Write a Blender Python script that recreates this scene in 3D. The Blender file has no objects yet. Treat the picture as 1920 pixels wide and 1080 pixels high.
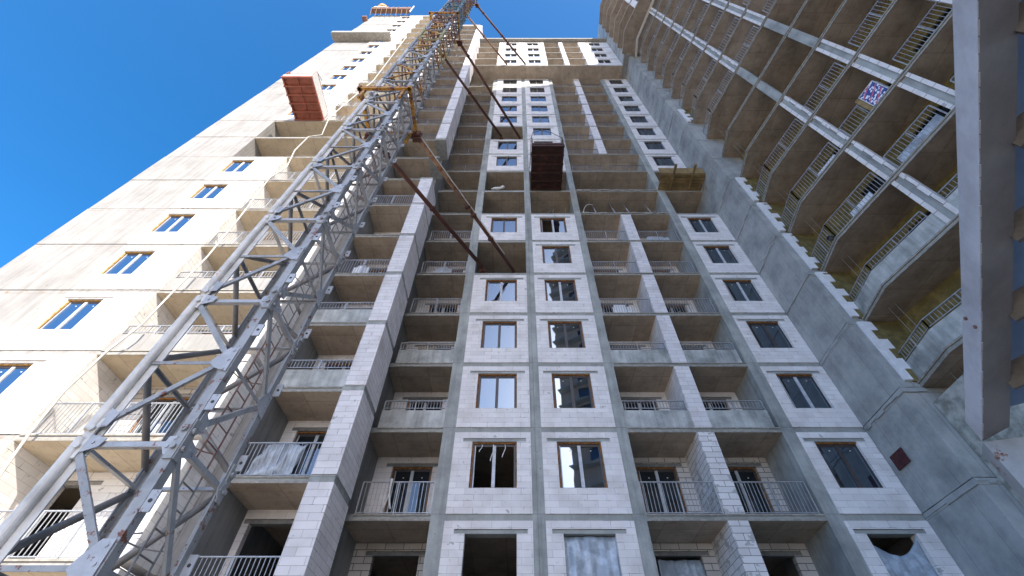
import bpy, math, random
from mathutils import Vector, Matrix
random.seed(7)
rad = math.radians
scene = bpy.context.scene
col = scene.collection

# ------------------------------------------------------------------ camera
cam_d = bpy.data.cameras.new("camera")
cam = bpy.data.objects.new("camera", cam_d); col.objects.link(cam)
PITCH = 49.85
cam.location = (0, 0, 0)
cam.rotation_euler = (rad(90 + PITCH), 0, 0)
cam_d.sensor_width = 36.0
cam_d.lens = 820.0 / 1920 * 36
cam_d.shift_x = -9.5 / 1920
cam_d.clip_start = 0.05
cam_d.clip_end = 5000
scene.camera = cam

# ------------------------------------------------------------------ sky and sun
SUN_EL, SUN_AZ = 34.8, 22.0          # azimuth: degrees to the right of straight behind the camera
w = bpy.data.worlds.new("World"); scene.world = w; w.use_nodes = True
nt = w.node_tree; nt.nodes.clear()
sky = nt.nodes.new("ShaderNodeTexSky"); sky.sky_type = 'NISHITA'; sky.sun_disc = False
sky.sun_elevation = rad(SUN_EL); sky.sun_rotation = rad(180 - SUN_AZ)
sky.air_density = 0.8; sky.dust_density = 5.0; sky.ozone_density = 2.6; sky.altitude = 1500
hs = nt.nodes.new("ShaderNodeHueSaturation"); hs.inputs['Saturation'].default_value = 1.34; hs.inputs['Hue'].default_value = .495
bg = nt.nodes.new("ShaderNodeBackground"); bg.inputs['Strength'].default_value = 0.15
out = nt.nodes.new("ShaderNodeOutputWorld")
nt.links.new(sky.outputs[0], hs.inputs['Color']); nt.links.new(hs.outputs[0], bg.inputs[0]); nt.links.new(bg.outputs[0], out.inputs[0])
sd = bpy.data.lights.new("sun", 'SUN'); sd.energy = 2.9; sd.angle = rad(0.5); sd.color = (1.0, .93, .82)
so = bpy.data.objects.new("sun", sd); col.objects.link(so)
sv = Vector((math.sin(rad(SUN_AZ)) * math.cos(rad(SUN_EL)), -math.cos(rad(SUN_AZ)) * math.cos(rad(SUN_EL)), math.sin(rad(SUN_EL))))
so.rotation_euler = sv.to_track_quat('Z', 'Y').to_euler(); so.location = (20, -40, 60)
scene.view_settings.view_transform = 'Standard'; scene.view_settings.look = 'None'
scene.view_settings.exposure = 1.58; scene.view_settings.gamma = 1
scene.view_settings.use_curve_mapping = False

# ------------------------------------------------------------------ materials
def newmat(name):
    m = bpy.data.materials.new(name); m.use_nodes = True
    n = m.node_tree; b = n.nodes['Principled BSDF']
    return m, n, b
def N(n, t, **kw):
    x = n.nodes.new(t)
    for k, v in kw.items():
        if k in x.inputs: x.inputs[k].default_value = v
        else: setattr(x, k, v)
    return x
def ramp(n, pts):
    r = n.nodes.new('ShaderNodeValToRGB'); e = r.color_ramp.elements
    e[0].position, e[0].color = pts[0][0], (*pts[0][1], 1)
    e[1].position, e[1].color = pts[-1][0], (*pts[-1][1], 1)
    for p, c in pts[1:-1]:
        q = e.new(p); q.color = (*c, 1)
    return r
def mul(n, a, b, fac=1.0):
    m = n.nodes.new('ShaderNodeMix'); m.data_type = 'RGBA'; m.blend_type = 'MULTIPLY'; m.inputs[0].default_value = fac
    n.links.new(a, m.inputs[6]); n.links.new(b, m.inputs[7]); return m.outputs[2]
def mix(n, f, a, b):
    m = n.nodes.new('ShaderNodeMix'); m.data_type = 'RGBA'
    n.links.new(f, m.inputs[0])
    for s, k in ((a, 6), (b, 7)):
        if isinstance(s, tuple): m.inputs[k].default_value = (*s, 1)
        else: n.links.new(s, m.inputs[k])
    return m.outputs[2]
def pos(n): return n.nodes.new('ShaderNodeNewGeometry').outputs['Position']
def wallvec(n):
    """x+y along the wall, z up"""
    s = n.nodes.new('ShaderNodeSeparateXYZ'); n.links.new(pos(n), s.inputs[0])
    a = N(n, 'ShaderNodeMath', operation='ADD'); n.links.new(s.outputs[0], a.inputs[0]); n.links.new(s.outputs[1], a.inputs[1])
    c = n.nodes.new('ShaderNodeCombineXYZ'); n.links.new(a.outputs[0], c.inputs[0]); n.links.new(s.outputs[2], c.inputs[1])
    return c.outputs[0], s.outputs[2]
def bump(n, b, h, strength, dist=0.02):
    bp = N(n, 'ShaderNodeBump', Strength=strength, Distance=dist); n.links.new(h, bp.inputs['Height']); n.links.new(bp.outputs[0], b.inputs['Normal'])

def block_mat(name, zoff=0.0, c1=(.80, .77, .765), c2=(.70, .675, .67), mortar=(.40, .385, .38), rough_j=.006, bw=.6, shift=0.0, rh=.2, smear=.655):
    m, n, b = newmat(name)
    v, z = wallvec(n)
    mp = N(n, 'ShaderNodeMapping'); mp.inputs['Location'].default_value = (shift, -zoff, 0); n.links.new(v, mp.inputs[0])
    nz = N(n, 'ShaderNodeTexNoise', Scale=1.3, Detail=3.0); n.links.new(pos(n), nz.inputs[0])
    dn = N(n, 'ShaderNodeTexNoise', Scale=5.0, Detail=2.0); n.links.new(pos(n), dn.inputs[0])
    dv = N(n, 'ShaderNodeVectorMath', operation='SCALE'); dv.inputs['Scale'].default_value = .012; n.links.new(dn.outputs['Color'], dv.inputs[0])
    av = N(n, 'ShaderNodeVectorMath', operation='ADD'); n.links.new(mp.outputs[0], av.inputs[0]); n.links.new(dv.outputs[0], av.inputs[1])
    br = N(n, 'ShaderNodeTexBrick', Scale=1.0); br.inputs['Color1'].default_value = (*c1, 1); br.inputs['Color2'].default_value = (*c2, 1); br.inputs['Mortar'].default_value = (*mortar, 1)
    br.inputs['Mortar Size'].default_value = rough_j; br.inputs['Mortar Smooth'].default_value = .2; br.inputs['Brick Width'].default_value = bw; br.inputs['Row Height'].default_value = rh
    br.offset = .5; br.inputs['Bias'].default_value = -.1
    n.links.new(av.outputs[0], br.inputs['Vector'])
    rr = ramp(n, [(.3, (.84, .82, .80)), (.55, (1, 1, 1)), (.75, (.95, .94, .93))]); n.links.new(nz.outputs[0], rr.inputs[0])
    c = mul(n, br.outputs[0], rr.outputs[0])
    jn = N(n, 'ShaderNodeTexNoise', Scale=2.3, Detail=2.0); n.links.new(pos(n), jn.inputs[0])
    jr = ramp(n, [(.55, (0, 0, 0)), (.63, (1, 1, 1))]); n.links.new(jn.outputs[0], jr.inputs[0])
    jm = N(n, 'ShaderNodeMath', operation='MULTIPLY'); n.links.new(jr.outputs[0], jm.inputs[0]); n.links.new(br.outputs['Fac'], jm.inputs[1])
    c = mix(n, jm.outputs[0], c, (.13, .12, .115))
    # larger smears of adhesive
    sm = N(n, 'ShaderNodeTexNoise', Scale=2.6, Detail=7.0, Roughness=.62); n.links.new(av.outputs[0], sm.inputs[0])
    sr = ramp(n, [(smear, (0, 0, 0)), (smear + .02, (1, 1, 1))]); n.links.new(sm.outputs[0], sr.inputs[0])
    c = mix(n, sr.outputs[0], c, (.42, .41, .40))
    # mortar smears and chips
    ch = N(n, 'ShaderNodeTexNoise', Scale=7.0, Detail=4.0, Roughness=.7); n.links.new(pos(n), ch.inputs[0])
    cr = ramp(n, [(.66, (0, 0, 0)), (.70, (1, 1, 1))]); n.links.new(ch.outputs[0], cr.inputs[0])
    c = mix(n, cr.outputs[0], c, (.48, .46, .44))
    n.links.new(c, b.inputs['Base Color']); b.inputs['Roughness'].default_value = .95
    bump(n, b, br.outputs['Fac'], -.5, .01)
    return m

def conc_mat(name, base, dark, zoff=None, seams=True, streak=.6, floor_joint=False, rough=.9, warm=None):
    m, n, b = newmat(name)
    p = pos(n)
    n1 = N(n, 'ShaderNodeTexNoise', Scale=.9, Detail=6.0, Roughness=.65); n.links.new(p, n1.inputs[0])
    r1 = ramp(n, [(.3, dark), (.62, base)]); n.links.new(n1.outputs[0], r1.inputs[0]); c = r1.outputs[0]
    # vertical run-off streaks
    mp = N(n, 'ShaderNodeMapping'); mp.inputs['Scale'].default_value = (5, 5, .35); n.links.new(p, mp.inputs[0])
    n2 = N(n, 'ShaderNodeTexNoise', Scale=1.0, Detail=4.0, Roughness=.6); n.links.new(mp.outputs[0], n2.inputs[0])
    r2 = ramp(n, [(.35, (.62, .61, .59)), (.6, (1, 1, 1))]); n.links.new(n2.outputs[0], r2.inputs[0])
    c = mul(n, c, r2.outputs[0], streak)
    # fine pores
    n3 = N(n, 'ShaderNodeTexNoise', Scale=22.0, Detail=5.0, Roughness=.75); n.links.new(p, n3.inputs[0])
    r3 = ramp(n, [(.28, (.55, .55, .55)), (.42, (1, 1, 1)), (.75, (1.0, 1.0, 1.0))]); n.links.new(n3.outputs[0], r3.inputs[0])
    c = mul(n, c, r3.outputs[0], .8)
    # tie holes
    if seams:
        v, z = wallvec(n)
        mp2 = N(n, 'ShaderNodeMapping'); mp2.inputs['Location'].default_value = (.37, -(zoff or 0), 0); n.links.new(v, mp2.inputs[0])
        br = N(n, 'ShaderNodeTexBrick', Scale=1.0); br.offset = 0
        br.inputs['Color1'].default_value = (1, 1, 1, 1); br.inputs['Color2'].default_value = (.9, .9, .92, 1); br.inputs['Mortar'].default_value = (.5, .48, .46, 1)
        br.inputs['Mortar Size'].default_value = .008; br.inputs['Brick Width'].default_value = 1.25; br.inputs['Row Height'].default_value = 3.0
        n.links.new(mp2.outputs[0], br.inputs['Vector'])
        c = mul(n, c, br.outputs[0], .8)
        vo = N(n, 'ShaderNodeTexVoronoi', Scale=1.6); vo.inputs['Randomness'].default_value = .35; n.links.new(mp2.outputs[0], vo.inputs['Vector'])
        rv = ramp(n, [(.030, (.25, .25, .25)), (.045, (1, 1, 1))]); n.links.new(vo.outputs['Distance'], rv.inputs[0])
        c = mul(n, c, rv.outputs[0], .7)
    n.links.new(c, b.inputs['Base Color']); b.inputs['Roughness'].default_value = rough
    bump(n, b, n3.outputs[0], .25, .01)
    return m

def soffit_mat(name, base, dark, sx=1.22, sy=2.44):
    m, n, b = newmat(name); p = pos(n)
    n1 = N(n, 'ShaderNodeTexNoise', Scale=1.1, Detail=6.0, Roughness=.7); n.links.new(p, n1.inputs[0])
    r1 = ramp(n, [(.3, dark), (.6, base)]); n.links.new(n1.outputs[0], r1.inputs[0])
    # plywood sheets of the formwork, differing a little floor by floor
    sp = n.nodes.new('ShaderNodeSeparateXYZ'); n.links.new(p, sp.inputs[0])
    zz = N(n, 'ShaderNodeMath', operation='MULTIPLY'); zz.inputs[1].default_value = 1.37; n.links.new(sp.outputs[2], zz.inputs[0])
    ax = N(n, 'ShaderNodeMath', operation='ADD'); n.links.new(sp.outputs[0], ax.inputs[0]); n.links.new(zz.outputs[0], ax.inputs[1])
    cb = n.nodes.new('ShaderNodeCombineXYZ'); n.links.new(ax.outputs[0], cb.inputs[0]); n.links.new(sp.outputs[1], cb.inputs[1])
    br = N(n, 'ShaderNodeTexBrick', Scale=1.0); br.offset = 0
    br.inputs['Color1'].default_value = (1, 1, 1, 1); br.inputs['Color2'].default_value = (.86, .845, .83, 1); br.inputs['Mortar'].default_value = (.58, .54, .50, 1)
    br.inputs['Mortar Size'].default_value = .010; br.inputs['Brick Width'].default_value = sx; br.inputs['Row Height'].default_value = sy
    n.links.new(cb.outputs[0], br.inputs['Vector'])
    c = mul(n, r1.outputs[0], br.outputs[0], 1)
    n3 = N(n, 'ShaderNodeTexNoise', Scale=4.0, Detail=6.0, Roughness=.8); n.links.new(p, n3.inputs[0])
    r3 = ramp(n, [(.3, (.6, .58, .55)), (.48, (1, 1, 1))]); n.links.new(n3.outputs[0], r3.inputs[0])
    c = mul(n, c, r3.outputs[0], .7)
    n.links.new(c, b.inputs['Base Color']); b.inputs['Roughness'].default_value = .85
    return m

def plain(name, c, rough=.6, metal=0.0, var=.25, scale=6.0, c2=None, thr=(.45, .6), spec=None):
    m, n, b = newmat(name)
    nz = N(n, 'ShaderNodeTexNoise', Scale=scale, Detail=5.0, Roughness=.65); n.links.new(pos(n), nz.inputs[0])
    lo = tuple(x * (1 - var) for x in c) if c2 is None else c2
    r = ramp(n, [(thr[0], lo), (thr[1], c)] if c2 is None else [(thr[0], c), (thr[1], c2)])
    n.links.new(nz.outputs[0], r.inputs[0]); n.links.new(r.outputs[0], b.inputs['Base Color'])
    b.inputs['Roughness'].default_value = rough; b.inputs['Metallic'].default_value = metal
    bump(n, b, nz.outputs[0], .15, .01)
    return m

def rusty(name, paint, rust=(.16, .06, .03), amount=.58, rough=.55, scale=5.0, edge=.03):
    m, n, b = newmat(name)
    nz = N(n, 'ShaderNodeTexNoise', Scale=scale, Detail=8.0, Roughness=.72); n.links.new(pos(n), nz.inputs[0])
    r = ramp(n, [(amount, (0, 0, 0)), (amount + edge, (1, 1, 1))]); n.links.new(nz.outputs[0], r.inputs[0])
    n2 = N(n, 'ShaderNodeTexNoise', Scale=2.0, Detail=6.0, Roughness=.7); n.links.new(pos(n), n2.inputs[0])
    r2 = ramp(n, [(.3, tuple(x * .62 for x in paint)), (.6, paint)]); n.links.new(n2.outputs[0], r2.inputs[0])
    n4 = N(n, 'ShaderNodeTexNoise', Scale=30.0, Detail=4.0); n.links.new(pos(n), n4.inputs[0])
    r4 = ramp(n, [(.35, tuple(x * .5 for x in rust)), (.65, tuple(min(1, x * 1.7) for x in rust))]); n.links.new(n4.outputs[0], r4.inputs[0])
    c = mix(n, r.outputs[0], r2.outputs[0], r4.outputs[0])
    n.links.new(c, b.inputs['Base Color'])
    b.inputs['Roughness'].default_value = rough
    bump(n, b, nz.outputs[0], .2, .01)
    return m

def glass_mat(name, base=(.02, .03, .045), ior=2.6, rough=.02):
    m, n, b = newmat(name)
    b.inputs['Base Color'].default_value = (*base, 1); b.inputs['Roughness'].default_value = rough
    b.inputs['IOR'].default_value = ior; b.inputs['Specular Tint'].default_value = (.72, .87, 1.0, 1)
    nz = N(n, 'ShaderNodeTexNoise', Scale=1.1, Detail=1.0); n.links.new(pos(n), nz.inputs[0])
    bump(n, b, nz.outputs[0], .08, .03)
    return m

M = {}
M['block'] = block_mat('block_main', 5.8 - .6, mortar=(.50, .485, .475), rough_j=.005)
M['block2'] = block_mat('block_pillar', 5.85 - .6, c1=(.78, .75, .76), c2=(.66, .64, .655), shift=.3)
M['blocksmear'] = block_mat('block_smeared', 5.85 - .6, c1=(.78, .75, .75), c2=(.66, .64, .64), shift=.3, smear=.56, mortar=(.22, .21, .2), rough_j=.010)
M['blockV'] = block_mat('block_strip', 5.2, bw=6.0, rh=.62, rough_j=.012, mortar=(.2, .19, .18))
M['blockL'] = block_mat('block_wing', 6.46 - .6, c1=(.84, .81, .78), c2=(.76, .735, .71), mortar=(.55, .52, .49))
M['blockrough'] = block_mat('block_rough', 5.8 - .6, c1=(.62, .58, .55), c2=(.52, .49, .46), mortar=(.16, .15, .14), rough_j=.014)
M['frame'] = conc_mat('concrete_frame', (.44, .455, .435), (.25, .265, .255), 5.8)
M['slab'] = conc_mat('concrete_slab', (.38, .39, .37), (.24, .25, .235), 5.8, streak=.35, seams=False)
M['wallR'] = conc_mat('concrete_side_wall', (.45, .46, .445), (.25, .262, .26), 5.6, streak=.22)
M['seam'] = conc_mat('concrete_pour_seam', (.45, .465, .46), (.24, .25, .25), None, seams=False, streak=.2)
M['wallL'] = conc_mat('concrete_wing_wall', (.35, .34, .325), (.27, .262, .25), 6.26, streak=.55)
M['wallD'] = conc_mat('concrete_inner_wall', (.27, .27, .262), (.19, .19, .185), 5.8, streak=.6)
M['parapet'] = conc_mat('concrete_parapet', (.56, .575, .56), (.22, .235, .225), 5.8, streak=.7, seams=False)
M['rough'] = plain('rough_concrete', (.46, .46, .42), .95, var=.0, scale=2.6, c2=(.22, .22, .19), thr=(.40, .62))
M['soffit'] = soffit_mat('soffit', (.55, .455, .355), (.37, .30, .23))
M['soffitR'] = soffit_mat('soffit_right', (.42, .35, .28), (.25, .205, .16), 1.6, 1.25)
def add_stains(name, zoff):
    m = M[name]; n = m.node_tree; b = n.nodes['Principled BSDF']; src = b.inputs['Base Color'].links[0].from_socket
    v, z = wallvec(n)
    a = N(n, 'ShaderNodeMath', operation='SUBTRACT'); a.inputs[1].default_value = zoff; n.links.new(z, a.inputs[0])
    d = N(n, 'ShaderNodeMath', operation='DIVIDE'); d.inputs[1].default_value = 3.0; n.links.new(a.outputs[0], d.inputs[0])
    f = N(n, 'ShaderNodeMath', operation='FRACT'); n.links.new(d.outputs[0], f.inputs[0])
    band = ramp(n, [(.88, (0, 0, 0)), (.93, (1, 1, 1)), (.985, (1, 1, 1)), (.995, (.3, .3, .3))]); n.links.new(f.outputs[0], band.inputs[0])
    nz = N(n, 'ShaderNodeTexNoise', Scale=3.2, Detail=6.0, Roughness=.7); n.links.new(v, nz.inputs[0])
    r = ramp(n, [(.56, (0, 0, 0)), (.66, (1, 1, 1))]); n.links.new(nz.outputs[0], r.inputs[0])
    mm = N(n, 'ShaderNodeMath', operation='MULTIPLY'); n.links.new(band.outputs[0], mm.inputs[0]); n.links.new(r.outputs[0], mm.inputs[1])
    c = mix(n, mm.outputs[0], src, (.24, .15, .075)); n.links.new(c, b.inputs['Base Color'])
add_stains('wallL', 6.46)
M['soffitL'] = soffit_mat('soffit_wing_lit', (.62, .52, .38), (.48, .40, .29))  # lit copy of the soffit: warm bounce from sunlit ground put into the colour
M['strip'] = plain('edge_profile', (.36, .34, .30), .8, var=.3)
M['dark'] = plain('dark_room', (.05, .045, .04), .95, var=.4)
M['ochre'] = plain('ochre_insulation', (.21, .17, .065), .95, var=.35, scale=3)
M['foam'] = plain('orange_foam', (.40, .17, .045), .9, var=.55, scale=14)
M['foamL'] = plain('yellow_foam', (.75, .42, .12), .9, var=.35, scale=14)
M['styro'] = plain('white_foam_board', (.82, .82, .84), .9, var=.10)
M['wframe'] = plain('window_frame_dark', (.075, .06, .055), .45, var=.2)
M['wwhite'] = plain('window_frame_film', (.55, .57, .60), .4, var=.2)
M['glass'] = glass_mat('glass', (.012, .016, .024), ior=3.0)
M['glassL'] = glass_mat('glass_wing', (.025, .07, .17), ior=1.6)
M['glassD'] = glass_mat('glass_door', (.012, .016, .022), ior=1.9)
M['rail'] = plain('railing_grey', (.42, .43, .45), .5, metal=.3, var=.2)
M['railD'] = plain('railing_dark', (.20, .20, .22), .5, metal=.3, var=.2)
M['film'] = plain('plastic_film', (.45, .52, .60), .28, var=.35, scale=3)
M['wood'] = plain('timber', (.33, .225, .095), .8, var=.35, scale=1.6)
M['steelg'] = rusty('mast_grey_paint', (.34, .35, .36), amount=.575, rough=.45)
M['steelw'] = rusty('mast_pale_pipe', (.66, .645, .615), (.42, .19, .05), amount=.63, rough=.4, scale=2.6)
M['steelt'] = rusty('mast_teal_paint', (.13, .24, .27), amount=.545, rough=.5)
M['steely'] = rusty('mast_yellow_green', (.40, .35, .15), amount=.60, rough=.5)
M['steelr'] = rusty('mast_red_brown', (.25, .13, .10), amount=.57, rough=.6)
M['gusset'] = rusty('gusset_plate', (.43, .45, .485), amount=.60, rough=.4)
M['braced'] = rusty('dark_tube', (.25, .24, .235), (.22, .09, .04), amount=.62, rough=.6)
M['yellow'] = rusty('collar_yellow', (.62, .30, .03), (.10, .035, .02), amount=.50, rough=.5, scale=4)
M['rust'] = rusty('rust_strut', (.10, .035, .022), (.20, .09, .045), amount=.60, rough=.75, scale=3)
M['rustL'] = rusty('rust_strut_pale', (.34, .21, .13), (.17, .06, .03), amount=.52, rough=.75, scale=3)
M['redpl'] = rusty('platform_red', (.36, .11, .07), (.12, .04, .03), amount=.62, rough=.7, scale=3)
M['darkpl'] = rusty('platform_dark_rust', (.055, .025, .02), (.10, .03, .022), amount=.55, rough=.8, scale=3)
M['white'] = plain('white_paint', (.72, .72, .70), .6, var=.15)
M['hose'] = plain('pale_hose', (.62, .60, .55), .6, var=.2)
M['cable'] = plain('cable_dark', (.05, .05, .05), .7, var=.3)
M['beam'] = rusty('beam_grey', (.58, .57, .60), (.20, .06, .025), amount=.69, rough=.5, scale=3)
M['beam_shade'] = rusty('beam_grey_shaded', (.27, .25, .25), (.10, .05, .03), amount=.75, rough=.6, scale=3)  # darker copy of the beam grey, shade of its underside put into the colour
M['slat'] = plain('slat_brown', (.21, .18, .155), .7, var=.3)
M['sheet'] = plain('canopy_sheet', (.20, .30, .48), .35, var=.2, scale=1.5)
M['ground'] = plain('building_site_ground', (.58, .49, .38), .95, var=.4, scale=.4)
M['tower'] = conc_mat('opposite_facade', (.52, .43, .36), (.42, .35, .30), 5.8, streak=.2)
M['board'] = plain('blue_white_board', (.55, .60, .66), .7, var=.35, scale=2.5)
M['hatch'] = plain('rusty_mesh', (.045, .018, .02), .8, var=.0, scale=26, c2=(.16, .05, .06), thr=(.42, .6))

# ------------------------------------------------------------------ mesh builder
class MB:
    def __init__(s): s.v = []; s.f = []; s.m = []
    def face(s, pts, mi=0):
        i = len(s.v); s.v += [tuple(p) for p in pts]; s.f.append(tuple(range(i, i + len(pts)))); s.m.append(mi)
    def box(s, x0, x1, y0, y1, z0, z1, mi=0, bot=None):
        i = len(s.v)
        s.v += [(x0, y0, z0), (x1, y0, z0), (x1, y1, z0), (x0, y1, z0), (x0, y0, z1), (x1, y0, z1), (x1, y1, z1), (x0, y1, z1)]
        s.f += [(i, i+3, i+2, i+1), (i+4, i+5, i+6, i+7), (i, i+1, i+5, i+4), (i+1, i+2, i+6, i+5), (i+2, i+3, i+7, i+6), (i+3, i, i+4, i+7)]
        s.m += [mi if bot is None else bot] + [mi] * 5
        return s
    def prism(s, poly, z0, z1, mi=0, bot=None):
        """poly counter-clockwise seen from above"""
        n = len(poly); i = len(s.v)
        s.v += [(x, y, z0) for x, y in poly] + [(x, y, z1) for x, y in poly]
        s.f.append(tuple(i + n - 1 - k for k in range(n))); s.m.append(mi if bot is None else bot)
        s.f.append(tuple(i + n + k for k in range(n))); s.m.append(mi)
        for k in range(n):
            j = (k + 1) % n; s.f.append((i + k, i + j, i + n + j, i + n + k)); s.m.append(mi)
        return s
    def bar(s, a, b, wd, hd=None, up=(0, 0, 1), mi=0):
        a, b = Vector(a), Vector(b); hd = hd or wd; d = (b - a).normalized(); u = Vector(up)
        if abs(d.dot(u)) > .97: u = Vector((0, 1, 0))
        r = d.cross(u).normalized(); u = r.cross(d).normalized(); i = len(s.v)
        for p in (a, b):
            for sx, sy in ((-1, -1), (1, -1), (1, 1), (-1, 1)): s.v.append(tuple(p + r * sx * wd / 2 + u * sy * hd / 2))
        s.f += [(i, i+3, i+2, i+1), (i+4, i+5, i+6, i+7)] + [(i + k, i + (k + 1) % 4, i + 4 + (k + 1) % 4, i + 4 + k) for k in range(4)]
        s.m += [mi] * 6; return s
    def angle(s, a, b, wd, t, dx, dy, mi=0):
        """L-section bar from a to b, flanges along dx and dy"""
        a, b, dx, dy = Vector(a), Vector(b), Vector(dx), Vector(dy)
        prof = [Vector((0, 0)), Vector((wd, 0)), Vector((wd, t)), Vector((t, t)), Vector((t, wd)), Vector((0, wd))]
        i = len(s.v)
        for p in (a, b):
            for q in prof: s.v.append(tuple(p + dx * q.x + dy * q.y))
        s.f += [(i+5, i+4, i+3, i+2, i+1, i), tuple(i + 6 + k for k in range(6))] + [(i + k, i + (k + 1) % 6, i + 6 + (k + 1) % 6, i + 6 + k) for k in range(6)]
        s.m += [mi] * 8; return s
    def tube(s, pts, r, n=8, mi=0, cap=True):
        pts = [Vector(p) for p in pts]; rings = []
        for k, p in enumerate(pts):
            d = (pts[min(k + 1, len(pts) - 1)] - pts[max(k - 1, 0)]).normalized()
            u = Vector((0, 0, 1)) if abs(d.z) < .9 else Vector((0, 1, 0))
            a = d.cross(u).normalized(); b = a.cross(d)
            rings.append(len(s.v))
            rr = r[k] if isinstance(r, (list, tuple)) else r
            for j in range(n):
                t = 2 * math.pi * j / n; s.v.append(tuple(p + a * math.cos(t) * rr + b * math.sin(t) * rr))
        for k in range(len(pts) - 1):
            for j in range(n):
                a0, b0 = rings[k] + j, rings[k] + (j + 1) % n; a1, b1 = rings[k+1] + j, rings[k+1] + (j + 1) % n
                s.f.append((a0, b0, b1, a1)); s.m.append(mi)
        if cap:
            s.f.append(tuple(rings[0] + n - 1 - j for j in range(n))); s.f.append(tuple(rings[-1] + j for j in range(n))); s.m += [mi, mi]
        return s
    def mesh(s, name, mats, smooth=False):
        me = bpy.data.meshes.new(name); me.from_pydata(s.v, [], s.f)
        for k in (mats if isinstance(mats, list) else [mats]): me.materials.append(M[k])
        me.polygons.foreach_set('material_index', s.m)
        if smooth: me.polygons.foreach_set('use_smooth', [True] * len(s.f))
        me.update(); return me
    def build(s, name, mats, parent=None, smooth=False, loc=None):
        return obj(name, s.mesh(name, mats, smooth), parent, loc)
def obj(name, me, parent=None, loc=None, rot=None):
    o = bpy.data.objects.new(name, me); col.objects.link(o)
    if parent is not None: o.parent = parent
    if loc is not None: o.location = loc
    if rot is not None: o.rotation_euler = rot
    return o
def tag(o, label=None, cat=None, group=None, kind=None):
    for k, v in (('label', label), ('category', cat), ('group', group), ('kind', kind)):
        if v: o[k] = v
    return o
def thing(name, label, cat, loc=(0, 0, 0), group=None):
    o = bpy.data.objects.new(name, None); col.objects.link(o); o.location = loc; o.empty_display_size = .3
    return tag(o, label, cat, group)

# ------------------------------------------------------------------ ground
g = MB(); g.face([(-1500, -1500, -1.6), (1500, -1500, -1.6), (1500, 1500, -1.6), (-1500, 1500, -1.6)])
tag(g.build('ground', 'ground'), kind='structure')

# ------------------------------------------------------------------ windows, railings
def win_meshes(wd, ht, mats_frame, glass, foam, setb=.10):
    f = MB(); t = .055
    f.box(0, wd, setb, setb + .07, 0, t); f.box(0, wd, setb, setb + .07, ht - t, ht)
    f.box(0, t, setb, setb + .07, t, ht - t); f.box(wd - t, wd, setb, setb + .07, t, ht - t)
    f.box(wd / 2 - .055, wd / 2 + .055, setb - .012, setb + .07, t, ht - t, 1)
    f.box(t, t + .03, setb + .002, setb + .06, t, ht - t, 1)
    # thin sash edges
    for a, b in ((t, wd / 2 - .055), (wd / 2 + .055, wd - t)):
        f.box(a + .03 if a == t else a, b, setb + .012, setb + .06, ht - t - .03, ht - t, 0)
    fm = f.mesh('window', mats_frame)
    ps = []
    for a, b in ((t + .03, wd / 2 - .055), (wd / 2 + .055, wd - t)):
        p = MB(); h = (ht - 2 * t - .03) / 2; c = (b - a) / 2
        p.box(-c, c, -.004, .004, -h, h)
        p.box(c * .1 - .025, c * .1 + .025, -.007, -.0045, h * .78, h * .78 + .03, 1)
        ps.append(((a + b) / 2, setb + .035, t + h, p.mesh('pane', [glass, 'white'])))
    fo = MB(); rng = random.Random(int(wd * 100))
    k = 0.0
    while k < ht:                                   # ragged bead of gun foam down both sides and over the head
        st = .11; e = min(k + st, ht)
        fo.box(-rng.uniform(.015, .048), .004, setb - .02 - rng.uniform(0, .03), setb + .05, k, e); k = e
    k = 0.0
    while k < ht:
        e = min(k + .13, ht); fo.box(wd - .004, wd + rng.uniform(.012, .045), setb - .02 - rng.uniform(0, .03), setb + .05, k, e); k = e
    k = -.03
    while k < wd:
        e = min(k + .12, wd + .03); fo.box(k, e, setb - .03 - rng.uniform(0, .04), setb + .05, ht + .001, ht + rng.uniform(.035, .07)); k = e
    return fm, ps, fo.mesh('foam_strip', foam)
W_MAIN = win_meshes(1.46, 1.58, ['wframe', 'wwhite'], 'glass', 'foam')
W_DARK = win_meshes(1.46, 1.58, ['wframe', 'wframe'], 'glass', 'foam')
W_LEFT = win_meshes(1.28, 1.50, ['wframe', 'wwhite'], 'glassL', 'foamL')
W_DOOR = win_meshes(1.40, 2.34, ['wframe', 'wwhite'], 'glassD', 'foam')
W_HI = win_meshes(1.55, 1.63, ['wframe', 'wframe'], 'glass', 'foam', .07)
rw = random.Random(3)
def window(ws, x, y, z, parent, panes=(1, 1), tilt=.5, foam=True):
    fr = obj('window', ws[0], parent, (x, y, z))
    for q, (px, py, pz, me) in enumerate(ws[1]):
        if panes[q]:
            obj('pane', me, fr, (px, py, pz), (rad(rw.uniform(-tilt, tilt)), 0, rad(rw.uniform(-tilt, tilt))))
    if foam: obj('foam_strip', ws[2], fr)
    return fr

def panel(mb, x0, x1, z0, z1, y, th, ox0, ox1, oz0, oz1, mi=0, lint=1, lw=.33):
    """block infill with an opening and a lintel set back in it"""
    mb.box(x0, x1, y, y + th, z0, oz0, mi)
    mb.box(x0, ox0, y, y + th, oz0, oz1, mi); mb.box(ox1, x1, y, y + th, oz0, oz1, mi)
    la, lb = max(x0 + .04, ox0 - lw), min(x1 - .04, ox1 + lw)
    mb.box(x0, la, y, y + th, oz1, oz1 + .13, mi); mb.box(lb, x1, y, y + th, oz1, oz1 + .13, mi)
    mb.box(la, lb, y + .012, y + th, oz1, oz1 + .10, lint); mb.box(la, lb, y + .07, y + th, oz1 + .10, oz1 + .13, lint)
    mb.box(x0, x1, y, y + th, oz1 + .13, z1, mi)

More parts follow.
